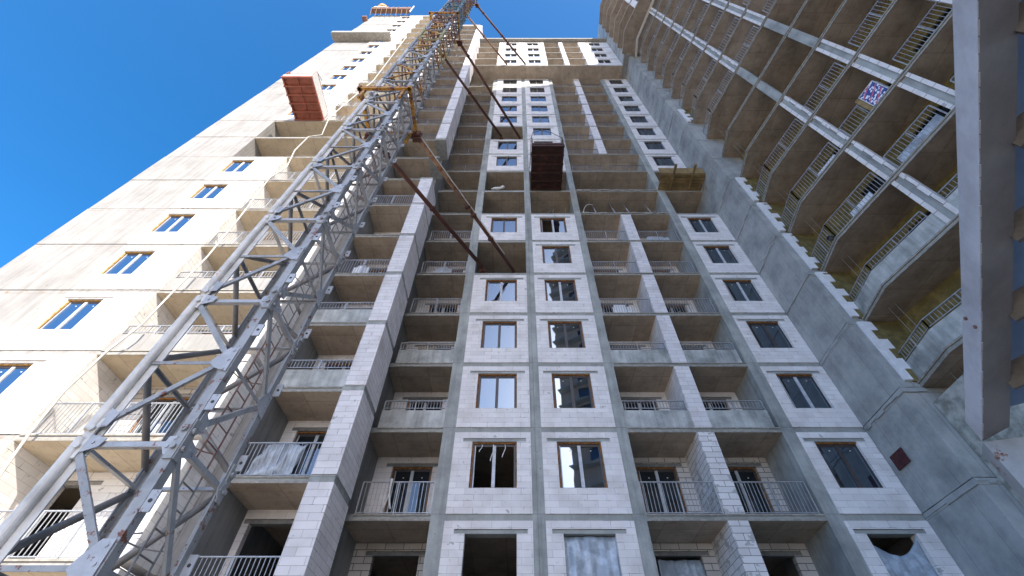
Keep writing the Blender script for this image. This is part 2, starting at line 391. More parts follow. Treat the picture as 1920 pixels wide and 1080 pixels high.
def railing(path, z0, h, parent, mat='rail', base=None, step=.115, post=1.05, thick=.016):
    mb = MB(); pts = [Vector((p[0], p[1], 0)) for p in path]
    lo = z0 + .06 if base is None else base
    for a, b in zip(pts[:-1], pts[1:]):
        L = (b - a).length; d = (b - a) / L
        mb.bar(a + Vector((0, 0, z0 + h)), b + Vector((0, 0, z0 + h)), .045, .03)
        mb.bar(a + Vector((0, 0, lo)), b + Vector((0, 0, lo)), .03, .025)
        n = max(1, round(L / post))
        for k in range(n + 1):
            p = a + d * L * k / n
            mb.bar(p + Vector((0, 0, z0 - .1 if base is None else lo - .12)), p + Vector((0, 0, z0 + h - .015)), .04, .04)
        m = max(2, int(L / step))
        for k in range(1, m):
            p = a + d * L * k / m
            mb.bar(p + Vector((0, 0, lo)), p + Vector((0, 0, z0 + h - .015)), thick, thick)
    return mb.build('railing', mat, parent)

def edge_strips(mb, x0, x1, y, ztop, mi):
    mb.box(x0, x1, y - .035, y - .002, ztop - .055, ztop - .005, mi)
    mb.box(x0, x1, y - .02, y - .002, ztop - .20, ztop - .135, mi)

L0 = 5.8
def LV(k): return L0 + 3 * k
OPEN = (6, 7)           # floors whose infill and railings are not in yet

# ================================================================== MAIN TOWER BLOCK
tower = thing('residential_tower', 'unfinished tower of pale blocks and grey concrete with windows and balconies, behind the crane mast', 'apartment building', (0, 14, -1.6))
tower.location = (0, 0, 0)
KT = 16                  # first floor of the part that oversails
for k in range(-2, 21):
    z = LV(k); mb = MB()
    if k < KT:
        mb.box(-5.3, 12.45, 14.0, 20, z - .2, z, 0, 1)
        edge_strips(mb, -5.03, -2.66, 14.0, z, 2)
        if k not in (7,): edge_strips(mb, 4.0, 9.44, 14.0, z, 2)
    else:
        mb.box(-5.3, 11.9, 12.6, 20, z - .2, z, 0, 1)
        mb.box(-4.7, -2.4, 12.55, 12.598, z - .16, z - .02, 2); mb.box(3.5, 8.05, 12.55, 12.598, z - .16, z - .02, 2)
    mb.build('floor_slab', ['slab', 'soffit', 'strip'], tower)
mb = MB()
for a, b in ((-2.65, -2.2), (.48, .87), (3.55, 3.95), (9.45, 9.92)):
    cb = MB(); cb.box(a, b, 13.992, 14.4, -1.6, LV(KT) - .2); cb.build('column', 'frame', tower)
for a, b in ((-2.62, -2.3), (3.62, 3.93), (9.47, 9.9)):
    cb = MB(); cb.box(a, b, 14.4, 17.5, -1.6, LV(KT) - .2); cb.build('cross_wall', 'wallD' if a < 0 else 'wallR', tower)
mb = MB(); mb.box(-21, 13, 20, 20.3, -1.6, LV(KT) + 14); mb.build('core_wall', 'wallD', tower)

COLS = [('A', -2.2, .48, -1.56, -.01), ('B', .87, 3.55, 1.38, 2.93), ('C', 9.92, 12.45, 10.38, 11.86)]
for name, x0, x1, o0, o1 in COLS:
    for k in range(-1, KT):
        z = LV(k)
        if k in OPEN: continue
        if name == 'A' and k in (4, 10): continue
        sill, head = (.8, 2.43)
        mb = MB()
        if k == -1:
            panel(mb, x0, x1, z, z + 2.8, 13.965, .3, o0, o1, z + .02, z + 2.43, 0, 1)
        else:
            panel(mb, x0, x1, z, z + 2.8, 13.965, .3, o0, o1, z + sill, z + head, 0, 1)
        mb.build('block_panel', ['block', 'slab'], tower)
        if k >= 0:
            pn = (1, 1)
            if name == 'A' and k == 0: pn = (0, 0)
            if name == 'B' and k == 5: pn = (0, 1)
            ws = W_DARK if (name == 'B' and k in (1, 2, 4)) or (name == 'A' and k in (1, 2, 5)) or (name == 'C' and k in (0, 2)) else W_MAIN
            if k >= 8: window(W_HI, o0, 13.97, z + sill, tower, pn, foam=False)
            else: window(ws, o0 + .045, 13.97, z + sill, tower, pn, foam=True)

def door_wall(x0, x1, y, z, dx0, dx1, mat='block', door=True, dark=False):
    mb = MB()
    panel(mb, x0, x1, z, z + 2.8, y, .2, dx0, dx1, z + .02, z + 2.42, 0, 1, .25)
    mb.build('back_wall', [mat, 'wallD'], tower)
    if door: window(W_DOOR, dx0 + (dx1 - dx0 - 1.40) / 2, y + .02, z + .03, tower)

for k in range(-1, KT):
    z = LV(k)
    # bay left of the window columns
    if k in OPEN or k > 7:
        if k not in OPEN:
            mb = MB(); mb.box(-5.3, -2.65, 15.7, 15.9, z, z + 2.8); mb.build('back_wall', 'block', tower)
            mb = MB(); mb.box(3.95, 9.45, 15.7, 15.9, z, z + 2.8); mb.build('back_wall', 'block', tower)
    else:
        door_wall(-5.3, -2.65, 15.7, z, -4.66, -3.16, 'blockrough' if k == -1 else 'block', k >= 0)
        door_wall(3.95, 6.8, 15.7, z, 4.45, 5.95, 'blockrough' if k < 1 else 'block', k >= 0)
        door_wall(6.8, 9.45, 15.7, z, 7.45, 8.95, 'blockrough' if k < 1 else 'block', k >= 0)
    # partition pillar of the double bay
    if k not in OPEN and k != 8:
        mb = MB()
        mb.box(6.4, 7.02, 13.97, 15.695, z, z + 2.8); mb.build('partition', 'blocksmear' if k < 1 else 'block2', tower)
    solid = k in (1, 2)
    if k >= 0 and k not in OPEN:
        rm = 'rail' if k < 6 else 'railD'
        spans = [(-5.0, -2.68), (3.98, 6.38), (7.04, 9.3)] if k != 8 else [(-5.0, -2.68), (4.1, 6.3), (6.95, 9.3)]
        for a, b in spans:
            if solid:
                pb = MB(); pb.box(a - .03, b + .02, 14.02, 14.12, z, z + .74); pb.build('parapet', 'parapet', tower)
                railing([(a, 14.07), (b, 14.07)], z, 1.18, tower, rm, base=z + .86)
            else:
                pts = [(a, 14.06), (b, 14.06)]
                if k == 0 and a > 7: pts = [(7.04, 14.06), (9.35, 14.06)]
                railing(pts, z, 1.03, tower, rm, step=.12 if k < 8 else .14)
# dividing wall between the left bay and the forward bay: block pier, then set-back concrete
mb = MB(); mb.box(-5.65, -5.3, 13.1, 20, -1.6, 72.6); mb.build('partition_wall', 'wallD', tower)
for k in list(range(-1, 6)) + list(range(8, 22)):
    z = LV(k) + .05
    mb = MB(); mb.box(-5.63, -4.93, 11.6, 13.15, z + .012, z + 2.80, 0); mb.build('block_pier', 'block2', tower)
for k in range(-2, 23):
    z = LV(k) + .05; mb = MB()
    mb.box(-5.66, -4.95, 11.62, 13.1, z - .19, z)
    mb.build('pier_slab_edge', 'frame', tower)

# ---- forward bay (shaded balconies beside the crane)
MZ = .05
for k in range(-2, 23):
    z = LV(k) + MZ; mb = MB()
    mb.box(-8.42, -5.66, 11.7, 19, z - .2, z, 0, 1)
    edge_strips(mb, -7.93, -5.68, 11.7, z, 2)
    mb.build('floor_slab', ['slab', 'soffit', 'strip'], tower)
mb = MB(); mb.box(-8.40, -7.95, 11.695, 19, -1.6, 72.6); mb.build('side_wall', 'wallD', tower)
for k in range(-1, 22):
    z = LV(k) + MZ
    if k in OPEN: continue
    mb = MB()
    if k <= 5:
        panel(mb, -7.95, -5.66, z, z + 2.8, 13.35, .2, -7.75 if k == -1 else -7.5, -6.1, z + .02, z + 2.42, 0, 1, .2)
        mb.build('back_wall', ['block', 'wallD'], tower)
        if k >= 0: window(W_DOOR, -7.5, 13.37, z + .03, tower)
    else:
        mb.box(-7.95, -5.66, 13.35, 13.55, z, z + 2.8); mb.build('back_wall', 'block', tower)
    if k in (1, 2):
        pb = MB(); pb.box(-7.94, -5.67, 11.72, 11.82, z, z + .74); pb.build('parapet', 'parapet', tower)
        railing([(-7.92, 11.77), (-5.69, 11.77)], z, 1.18, tower, 'rail', base=z + .86)
    elif k != 4:
        railing([(-7.92, 11.76), (-5.69, 11.76)], z, 1.03, tower, 'rail' if k < 6 else 'railD')

# ---- oversailing top part
zt = LV(KT)
for k in range(KT, 20):
    z = LV(k)
    for x0, x1, o0, o1 in ((-2.3, .62, -1.5, -.05), (.64, 3.5, 1.3, 2.75), (8.35, 11.9, 9.4, 10.85)):
        mb = MB(); panel(mb, x0, x1, z, z + 2.8, 12.565, .25, o0, o1, z + .9, z + 2.43); mb.build('block_panel', ['block', 'slab'], tower)
        window(W_MAIN, o0 - .005, 12.57, z + .9, tower, foam=False)
    for x0, x1 in ((5.45, 5.97), (8.05, 8.349)):
        mb = MB(); mb.box(x0, x1, 12.56, 14.2, z, z + 2.8); mb.build('partition', 'block2', tower)
    for x0, x1 in ((-5.3, -2.3), (3.5, 5.45), (5.97, 8.05)):
        mb = MB(); mb.box(x0, x1, 14.2, 14.4, z, z + 2.8); mb.build('back_wall', 'block', tower)
mb = MB(); mb.box(-5.3, 11.9, 12.15, 12.55, LV(20) + .002, LV(20) + .4, 0); mb.box(-5.3, 11.9, 12.56, 12.8, LV(20), LV(20) + .9); mb.build('roof_parapet', 'strip', tower)

# ---- left wing
WL = 6.46
KW = 22
for k in range(-2, KW + 1):
    z = WL + 3 * k; mb = MB()
    mb.box(-16.6, -8.9, 10.6, 19, z - .2, z, 0, 1)
    edge_strips(mb, -13.33, -8.92, 10.6, z, 2)
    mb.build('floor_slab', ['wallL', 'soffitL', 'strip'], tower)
mb = MB()
for k in range(-3, KW):
    z = WL + 3 * k
    mb.box(-20.5, -16.6, 10.575 + random.uniform(0, .03), 19, z, z + 2.955)
    mb.box(-20.46, -16.64, 10.66, 18.9, z + 2.955, z + 3.0)
mb.box(-20.5, -16.6, 10.57, 19, WL + 3 * KW, WL + 3 * KW + .7)
mb.build('end_wall', 'wallL', tower)
for k in range(-2, KW):
    z = WL + 3 * k
    if k not in OPEN:
        mb = MB(); panel(mb, -16.6, -13.36, z, z + 2.8, 10.56, .25, -16.33, -15.02, z + .9, z + 2.44, 0, 1, .3)
        mb.box(-13.62, -13.36, 10.81, 12.3, z, z + 2.8)
        mb.build('block_panel', ['blockL', 'wallL'], tower)
        window(W_LEFT, -16.30, 10.565, z + .915, tower, tilt=.3)
        mb = MB()
        if k <= 5:
            panel(mb, -13.36, -8.9, z, z + 2.8, 12.27, .2, -12.2 if k >= 0 else -12.95, -10.75 if k >= 0 else -12.1, z + .02, z + 2.42, 0, 1, .3)
            mb.build('back_wall', ['blockrough' if k == 0 else 'blockL', 'wallL'], tower)
            if k >= 0: window(W_DOOR, -12.18, 12.29, z + .03, tower)
        else:
            mb.box(-13.36, -8.9, 12.27, 12.47, z, z + 2.8); mb.build('back_wall', 'blockL', tower)
        if k in (1, 2):
            pb = MB(); pb.box(-13.33, -8.93, 10.63, 10.73, z, z + .74); pb.build('parapet', 'wallL', tower)
            railing([(-13.3, 10.68), (-8.95, 10.68)], z, 1.18, tower, 'rail', base=z + .86)
        elif k >= -1:
            railing([(-13.3, 10.67), (-8.95, 10.67)], z, 1.03, tower, 'rail')
    mb = MB(); mb.box(-8.9, -8.43, 10.56, 19, z + .01, z + 2.8); mb.build('block_pier', 'blockL' , tower)
mb = MB(); mb.box(-16.6, -8.43, 10.56, 10.8, WL + 66, WL + 66.7); mb.build('roof_parapet', 'strip', tower)
mb = MB(); mb.box(-20.75, -14.2, 9.62, 10.57, 55.6, 55.9, 0, 1); mb.box(-20.75, -14.2, 9.62, 9.72, 55.9, 56.3, 0); mb.build('ledge', ['slab', 'strip'], tower)
mb = MB(); mb.box(-8.42, -5.3, 11.65, 12, 71.9, 72.7); mb.build('roof_parapet', 'strip', tower)

# ================================================================== RIGHT TOWER
rt = thing('curved_balcony_tower', 'concrete tower at right with stacked angled balconies, white block pillars and a blank side wall', 'apartment building')
A0, B0 = Vector((13.2, 11.68)), Vector((13.03, 9.95))
dv = Vector((.285, -.958)).normalized()
C0 = B0 + dv * 14
nrm = Vector((dv.y, -dv.x))            # outward, towards the left
def offs(d): return (A0.copy(), B0 + nrm * d, C0 + nrm * d)
back = -1.67
# block wall behind balconies
bA, bB = (14.35, 11.68), B0 - nrm * 1.67 + dv * -1.2
def wall_seg(mb, p, q, th, z0, z1, mi=0):
    p, q = Vector(p), Vector(q); d = (q - p).normalized(); m = Vector((-d.y, d.x)) * th
    mb.prism([tuple(p), tuple(q), tuple(q + m), tuple(p + m)], z0, z1, mi)
# side wall, lift by lift
for k in range(-2, 16):
    z0 = LV(k); mb = MB()
    ry = random.uniform(0, .03); mb.box(12.45 + ry, 14.5, 11.65 + ry, 20.2, z0 + .02, z0 + 2.98)
    mb.box(12.52, 14.4, 11.72, 15.9, z0 - .02, z0 + .02)
    mb.build('side_wall', 'wallR', rt)
    mb = MB(); rs_ = random.Random(k + 40)
    y = 11.64
    while y < 13.9:
        e = min(y + rs_.uniform(.2, .5), 13.95); mb.box(12.45 - rs_.uniform(.006, .022), 12.46, y, e, z0 - .14 + rs_.uniform(-.05, .05), z0 - .012 + rs_.uniform(-.02, .0)); y = e
    x = 12.44
    while x < 13.2:
        e = min(x + rs_.uniform(.15, .35), 13.25); mb.box(x, e, 11.65 - rs_.uniform(.006, .022), 11.66, z0 - .14 + rs_.uniform(-.05, .05), z0 - .012 + rs_.uniform(-.02, 0)); x = e
    mb.build('pour_seam', 'seam', rt)
mb = MB()
for k in range(16, 22):
    z0 = LV(k); mb.box(11.9, 13.9, 11.43, 16, z0 + .05, z0 + 3.0); mb.box(11.96, 13.9, 11.49, 15.9, z0, z0 + .05)
mb.box(11.88, 13.9, 11.40, 16.1, LV(22), LV(22) + 1.5)
mb.build('side_wall', 'wallR', rt)
for k in range(1, 23):
    zb = LV(k); mb = MB()
    if k < 16:
        P = [A0, Vector((14.5, 11.68)), Vector((18.5, 11.68)), C0 + Vector((5.5, 0)), C0, B0]
        mb.prism([tuple(p) for p in reversed(P)], zb, zb + .2, 0, 1)
        for (p, q) in ((A0, B0), (B0, C0)):      # the light double drip edge
            d = (q - p).normalized(); o = Vector((d.y, -d.x))
            for za, zc, wd in ((zb - .004, zb + .055, .035), (zb + .14, zb + .205, .045)):
                a, b = p, q
                mb.prism([tuple(x) for x in (a + o * .001, b + o * .001, b + o * wd, a + o * wd)][::-1], za, zc, 2)
    else:
        P = [Vector((11.66, 11.43)), Vector((13.5, 11.60)), Vector((18.5, 11.6)), Vector((19, -3.3)), Vector((15.5, -3.3)), Vector((12.6, 6.44)), Vector((11.55, 9.1))]
        mb.prism([tuple(p) for p in reversed(P)], zb, zb + .2, 1, 1)
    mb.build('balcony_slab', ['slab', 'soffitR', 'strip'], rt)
# white flashing of the slab under the oversail
mb = MB(); z = LV(16) - .12
for (p, q) in ((A0, B0), (B0, C0)):
    d = (q - p).normalized(); o = Vector((d.y, -d.x)); 
    mb.prism([tuple(x) for x in (p - o * .1, q - o * .1, q + o * .1, p + o * .1)][::-1], z - .08, z + .1, 0)
mb.build('flashing', 'white', rt)
for k in range(16, 22):
    mb = MB(); z = LV(k) + .2
    mb.prism([(12.36, 7.15), (12.62, 6.65), (13.1, 6.85), (12.85, 7.35)], z, z + 2.8); mb.build('pillar', 'block', rt)
    mb = MB(); wall_seg(mb, (13.3, 11.4), (14.1, 6.9), .2, z, z + 2.8); wall_seg(mb, (14.1, 6.9), (17, -2.5), .2, z, z + 2.8); mb.build('back_wall', 'block', rt)
for k in range(0, 16):
    zb = LV(k) + .2; mb = MB()
    low = k <= 7
    a = B0 - nrm * 1.67 - dv * 2.0; b = B0 - nrm * 1.67 + dv * 15
    # back wall with door openings behind each balcony bay
    s = 0.0; wd = 17.0
    segs = [(0, 3.3), (4.9, 5.9), (7.5, 8.5), (10.1, 17)]
    for s0, s1 in segs: wall_seg(mb, a + dv * s0, a + dv * s1, .2, zb, zb + 2.8)
    for s0, s1 in ((3.3, 4.9), (5.9, 7.5), (8.5, 10.1)): wall_seg(mb, a + dv * s0, a + dv * s1, .2, zb + 2.3, zb + 2.8)
    mb.build('back_wall', 'ochre' if low else 'block', rt)
    if 1 <= k <= 6:
        for s0, s1 in ((3.3, 4.9), (5.9, 7.5), (8.5, 10.1)):
            gb = MB(); p = a + dv * s0 ; q = a + dv * s1
            o2 = Vector((-dv.y, dv.x)) * .1
            gb.prism([tuple(x) for x in (p + o2, q + o2, q + o2 * 1.3, p + o2 * 1.3)], zb, zb + 2.3)
            gb.build('balcony_door', 'glassD', rt)
# ochre insulation patch and toothed foam boards on the facing strip of the side wall
rj = random.Random(5)
for k in (1, 2, 3, 4, 5, 9):
    zb = LV(k) + .2
    if k != 9 or True:
        mb = MB(); mb.box(13.05, 14.6, 11.60, 11.649, zb + .002, zb + 2.78); mb.build('insulation_coat', 'ochre', rt)
        mb = MB(); zz = zb + .05
        while zz < zb + 2.7:
            e = min(zz + rj.choice((.8, .95, .9)), zb + 2.78); mid = (zz + e) / 2
            mb.box(12.78, 13.02 + rj.uniform(0, .05), 11.555, 11.649, zz, mid); mb.box(12.78, 13.30 + rj.uniform(-.1, .08), 11.555, 11.649, mid, e); zz = e
        mb.build('foam_board', 'styro', rt)
# railings and parapets
def on(s, d=0): return B0 + dv * s + nrm * d
for k in range(0, 16):
    zb = LV(k) + .2
    if k in OPEN or k == 0: continue
    inn = -.08
    A1 = A0 + Vector((.07, -.05)); B1 = B0 + nrm * inn
    p1, p2 = 2.45, 5.1      # pillar stations along the long side
    if k in (1, 2):
        for p, q in ((A1, B1), (B1, on(9.5, inn))):
            mb = MB(); wall_seg(mb, p, q, .12, zb, zb + .78); mb.build('parapet', 'parapet', rt)
        railing([tuple(A1 + Vector((.06, 0))), tuple(B1 + Vector((.06, 0))), tuple(on(2.4, inn - .06))], zb, 1.2, rt, 'rail', base=zb + .88, step=.13)
        railing([tuple(on(3.1, inn - .06)), tuple(on(5.6, inn - .06))], zb, 1.2, rt, 'rail', base=zb + .88, step=.13)
    else:
        rm = 'rail'
        st = .13 if k < 9 else .16
        railing([tuple(A1), tuple(B1), tuple(on(2.5, inn))], zb, 1.0, rt, rm, step=st)
        railing([tuple(on(3.15, inn)), tuple(on(5.15, inn))], zb, 1.0, rt, rm, step=st)
        railing([tuple(on(6.0, inn)), tuple(on(9.5, inn))], zb, 1.0, rt, rm, step=st)
# block pillars standing on the balcony edge: concrete web with a row of white blocks on each side
for k in range(1, 16):
    zb = LV(k) + .2
    for s0, s1 in ((2.60, 3.08), (5.29, 5.80), (8.0, 8.5)):
        if s0 == 2.60 and k < 2: continue
        plain_p = k in (4, 5, 6, 7)
        mb = MB()
        def pr(a, b, o1, o2, mi):
            q = [on(a, o1), on(b, o1), on(b, o2), on(a, o2)]
            mb.prism([tuple(x) for x in q], zb, zb + 2.8, mi)
        if plain_p and k in (6, 7):
            pr(s0 + .04, s1 - .04, -.02, -.28, 1)
        else:
            pr(s0, s0 + .14, -.005, -.30, 0); pr(s1 - .14, s1, -.005, -.30, 0); pr(s0 + .14, s1 - .14, -.05, -.28, 1)
        mb.build('pillar', ['blockV', 'frame'], rt)
# rough concrete wall under the lowest balcony
mb = MB(); q = [Vector((13.1, 11.645)), Vector((13.12, 9.9)), on(9, -.02), on(9, -.35), Vector((13.45, 9.9)), Vector((13.45, 11.645))]
mb.prism([tuple(x) for x in q], -1.6, 8.2); mb.build('base_wall', 'rough', rt)
mb = MB(); zc = 7.47
for i in range(9):
    t = i / 8; mb.box(12.41, 12.45, 13.10 + t * .60 - .008, 13.10 + t * .60 + .008, 7.05, 7.5); mb.box(12.405, 12.44, 13.09, 13.71, 7.05 + t * .44, 7.064 + t * .44)
mb.box(12.425, 12.449, 13.09, 13.71, 7.04, 7.51, 0)
mb.build('wall_grille', 'hatch', rt)

# ================================================================== TOWER BEHIND THE CAMERA (seen in the panes, shades the court)
ot = thing('facing_tower', 'grey-brown tower block with dark windows, reflected in the panes of the middle windows', 'apartment building', (7.5, -29, -1.6))
a = rad(30); ot.rotation_euler = (0, 0, a)
mb = MB(); mb.box(0, 24.5, -16, 0, 0, 80.6); mb.build('wall', 'tower', ot)
for k in range(0, 25):
    mb = MB(); mb.box(-.0, 24.5, .0, 1.3, 3.1 * k + 3.0, 3.1 * k + 3.2, 0); mb.build('balcony_slab', 'slab', ot)
for k in range(10, 25):
    for x in (3.0, 8.2, 13.4, 18.6):
        mb = MB(); mb.box(x, x + 1.6, -.05, .03, 3.1 * k + 1.0, 3.1 * k + 2.5); mb.build('window' if k < 27 else 'window', 'glassD', ot)

# ================================================================== TOWER CRANE MAST
MX1, MX2, MY1, MY2 = -5.74, -4.40, 5.25, 6.57
PIN0, SEC = 3.15, 2.815
crane = thing('tower_crane', 'tall lattice crane mast in grey, yellow and teal paint beside the tower', 'tower crane', ((MX1 + MX2) / 2, (MY1 + MY2) / 2, -1.6))
def pt(i, z):       # corners: 0 front left, 1 front right, 2 back right, 3 back left
    x, y = ((MX1, MY1), (MX2, MY1), (MX2, MY2), (MX1, MY2))[i]; return Vector((x, y, z))
ox, oy, oz = crane.location
def section_meshes(leg, brace, gus, pipe):
    """one mast section, z from 0 to SEC, relative to the crane root"""
    T = Matrix.Translation((-ox, -oy, 0)); r = []
    inward = {0: ((1, 0, 0), (0, 1, 0)), 1: ((-1, 0, 0), (0, 1, 0)), 2: ((-1, 0, 0), (0, -1, 0)), 3: ((1, 0, 0), (0, -1, 0))}
    for i in range(4):
        mb = MB(); p, q = pt(i, .0), pt(i, SEC)
        if i == 0:
            mb.tube([p + Vector((.0, .0, .10)), q - Vector((0, 0, .02))], .070, 16)
            mb.angle(p + Vector((.06, .04, .05)), q + Vector((.06, .04, 0)), .12, .015, (1, 0, 0), (0, 1, 0))
        else:
            dx, dy = inward[i]
            s = -1 if i == 1 else 1
            mb.angle(p, q, .145, .016, dx, dy)
            c = Vector(p) + Vector(dx) * .022 + Vector(dy) * .022
            mb.angle(c, c + Vector((0, 0, SEC)), .085, .012, dx, dy)
        # joint lugs and pin
        dx, dy = Vector(inward[i][0]), Vector(inward[i][1])
        for sgn, out_d in ((1, -dy), (2, -dx)):
            e = p + out_d * .012
            side = dx if sgn == 1 else dy
            mb.bar(e + side * .05 + Vector((0, 0, -.30)), e + side * .05 + Vector((0, 0, .28)), .12, .03, up=tuple(out_d))
            c = e + side * .05 + out_d * .02
            mb.tube([c + Vector((0, 0, .12)) - out_d * .02, c + Vector((0, 0, .12)) + out_d * .035], .045, 12)
            mb.tube([c + Vector((0, 0, -.14)) - out_d * .02, c + Vector((0, 0, -.14)) + out_d * .035], .038, 12)
        r.append(('leg', mb.mesh('leg', leg if i else pipe, False)))
    faces = [(0, 1, (0, -1, 0)), (1, 2, (1, 0, 0)), (2, 3, (0, 1, 0)), (3, 0, (-1, 0, 0))]
    zb, zm, zt_ = -.12 + 0.0, SEC * .47, SEC - .16
    for fi, (i, j, nn) in enumerate(faces):
        nv = Vector(nn); e = nv * -.015
        d = (pt(j, 0) - pt(i, 0)).normalized()
        mb = MB(); mb.angle(pt(i, zb) + e + d * .08, pt(j, zb) + e - d * .08, .075, .012, (0, 0, 1), tuple(-nv)); r.append(('crossbar', mb.mesh('crossbar', gus)))
        mb = MB(); mb.angle(pt(i, zm) + e + d * .08, pt(j, zm) + e - d * .08, .06, .012, (0, 0, -1), tuple(-nv)); r.append(('crossbar', mb.mesh('crossbar', brace)))
        if fi >= 2:
            bm_ = 'braced' if leg == 'steelg' else brace
            mb = MB(); mb.tube([pt(i, .18) + d * .06, pt(j, zm - .05) - d * .06], .05, 12); r.append(('brace', mb.mesh('brace', bm_, True)))
            mb = MB(); mb.tube([pt(j, zm + .06) - d * .06, pt(i, zt_) + d * .06], .05, 12); r.append(('brace', mb.mesh('brace', bm_, True)))
            continue
        mb = MB(); mb.bar(pt(i, .22) + e + d * .10, pt(j, zm - .02) + e - d * .16, .085, .045, up=tuple(nv)); r.append(('brace', mb.mesh('brace', brace)))
        mb = MB(); mb.bar(pt(j, zm + .10) + e - d * .16, pt(i, zt_ - .06) + e + d * .10, .085, .045, up=tuple(nv)); r.append(('brace', mb.mesh('brace', brace)))
        # gusset plates
        def plate(pts, bolts):
            mb = MB()
            q = [pt(i, 0) + d * u + Vector((0, 0, v)) + nv * .012 for u, v in pts]; k = [x + nv * .012 for x in q]
            mb.face([tuple(x) for x in k]); mb.face([tuple(x) for x in reversed(q)])
            for a_ in range(len(q)):
                b_ = (a_ + 1) % len(q); mb.face([tuple(q[a_]), tuple(q[b_]), tuple(k[b_]), tuple(k[a_])])
            for u, v in bolts:
                c = pt(i, 0) + d * u + Vector((0, 0, v)) + nv * .022; mb.tube([c, c + nv * .016], .022, 8)
            r.append(('gusset_plate', mb.mesh('gusset_plate', gus)))
        w_ = (pt(j, 0) - pt(i, 0)).length
        o1 = w_ - .02
        plate([(o1, zm - .22), (o1, zm + .25), (o1 - .15, zm + .25), (o1 - .27, zm + .08), (o1 - .33, zm - .05), (o1 - .22, zm - .15)], [(o1 - .06, zm - .18), (o1 - .06, zm), (o1 - .06, zm + .18)])
        plate([(.03, zb - .14), (.30, zb - .02), (.34, zb + .10), (.10, zb + .16), (.03, zb + .10)], [(.2, zb + .04)])
        plate([(.03, .12), (.20, .16), (.24, .36), (.05, .46)], [])
        plate([(o1, zb - .13), (o1, zb + .13), (o1 - .17, zb + .13), (o1 - .19, zb - .02), (o1 - .11, zb - .13)], [(o1 - .12, zb - .02), (o1 - .07, zb + .1)])
    for i, zs in ((1, (.57, 2.0)), (2, (.33, 1.72))):
        for zl in zs:
            mb = MB(); c = pt(i, zl)
            mb.box(c.x + .001, c.x + .12, c.y - .012 + (.02 if i == 1 else -.02), c.y + .012 + (.02 if i == 1 else -.02), zl - .13, zl + .13)
            mb.tube([(c.x + .06, c.y - .02 + (.02 if i == 1 else -.02), zl), (c.x + .06, c.y + .02 + (.02 if i == 1 else -.02), zl)], .024, 10, 1); r.append(('lug', mb.mesh('lug', [gus, 'cable'])))
    for _, me in r: me.transform(T)
    return r
V_GREY = section_meshes('steelg', 'steelg', 'gusset', 'steelw')
V_YEL = section_meshes('steely', 'yellow', 'steely', 'steely')
V_RED = section_meshes('steelr', 'steelr', 'steelr', 'steelr')
V_TEAL = section_meshes('steelt', 'steelt', 'steelt', 'steelt')
V_GR2 = section_meshes('steelg', 'yellow', 'steelg', 'steelg')
V_MIX = section_meshes('steelt', 'steelr', 'steelt', 'steelg')
seq = {}
for i in range(-2, 21):
    z = PIN0 + SEC * i
    v = V_GREY
    if i in (6, 8): v = V_GR2
    if i in (9,): v = V_YEL
    if i in (10,): v = V_GR2
    if i in (11,): v = V_RED
    if i >= 12: v = V_TEAL if i % 2 else V_MIX
    if i in (15,): v = V_YEL
    if i in (17,): v = V_RED
    sec = obj('mast_section', None, crane, (0, 0, z + 1.6))
    for nm, me in v: obj(nm, me, sec)
# ladder inside the mast
lx, ly = MX2 - .35 - ox, MY2 - .30 - oy
for i in range(-2, 21):
    mb = MB(); z = PIN0 + SEC * i + 1.6
    for s in (-.17, .17): mb.tube([(lx, ly + s, z), (lx, ly + s, z + SEC)], .016, 6)
    for k in range(9):
        zz = z + .16 + k * .31; mb.tube([(lx, ly - .17, zz), (lx, ly + .17, zz)], .011, 6)
    # safety hoops
    for zz in (z + .5, z + 1.9):
        mb.tube([(lx - .36 * math.sin(t), ly + .0 - .36 * math.cos(t) * .9, zz) for t in [math.pi * q / 8 for q in range(9)]], .011, 5)
    mb.build('ladder', 'braced' if i % 3 else 'steelr', crane)
for zc in (18.0, 35.9, 54.0):   # yellow tie collars
    x0, x1, y0, y1 = MX1 - .36 - ox, MX2 + .23 - ox, MY1 - .22 - oy, MY2 + .24 - oy; z = zc + 1.6
    for a_, b_ in (((x0, y0), (x1, y0)), ((x1, y0), (x1, y1)), ((x1, y1), (x0, y1)), ((x0, y1), (x0, y0))):
        mb = MB(); d = (Vector(b_) - Vector(a_)).normalized() * .09
        mb.bar((a_[0] - d.x, a_[1] - d.y, z), (b_[0] + d.x * .99, b_[1] + d.y * .99, z), .11, .24); mb.build('collar_beam', 'yellow', crane)
    for (x, y) in ((x0, y1), (x1, y1)):
        mb = MB(); mb.box(x - .16, x + .16, y - .06, y + .28, z - .22, z + .16); mb.box(x - .2, x + .2, y + .05, y + .11, z - .3, z + .24); mb.build('bracket', 'rust', crane)
    for x, y in ((x0 + .2, y0 + .05), (x1 - .2, y0 + .05), (x0 + .25, y1 - .05), (x1 - .25, y1 - .05)):
        mb = MB(); mb.box(x - .05, x + .05, y - .05, y + .05, z - 1.0, z - .12); mb.build('hanger', 'yellow', crane)

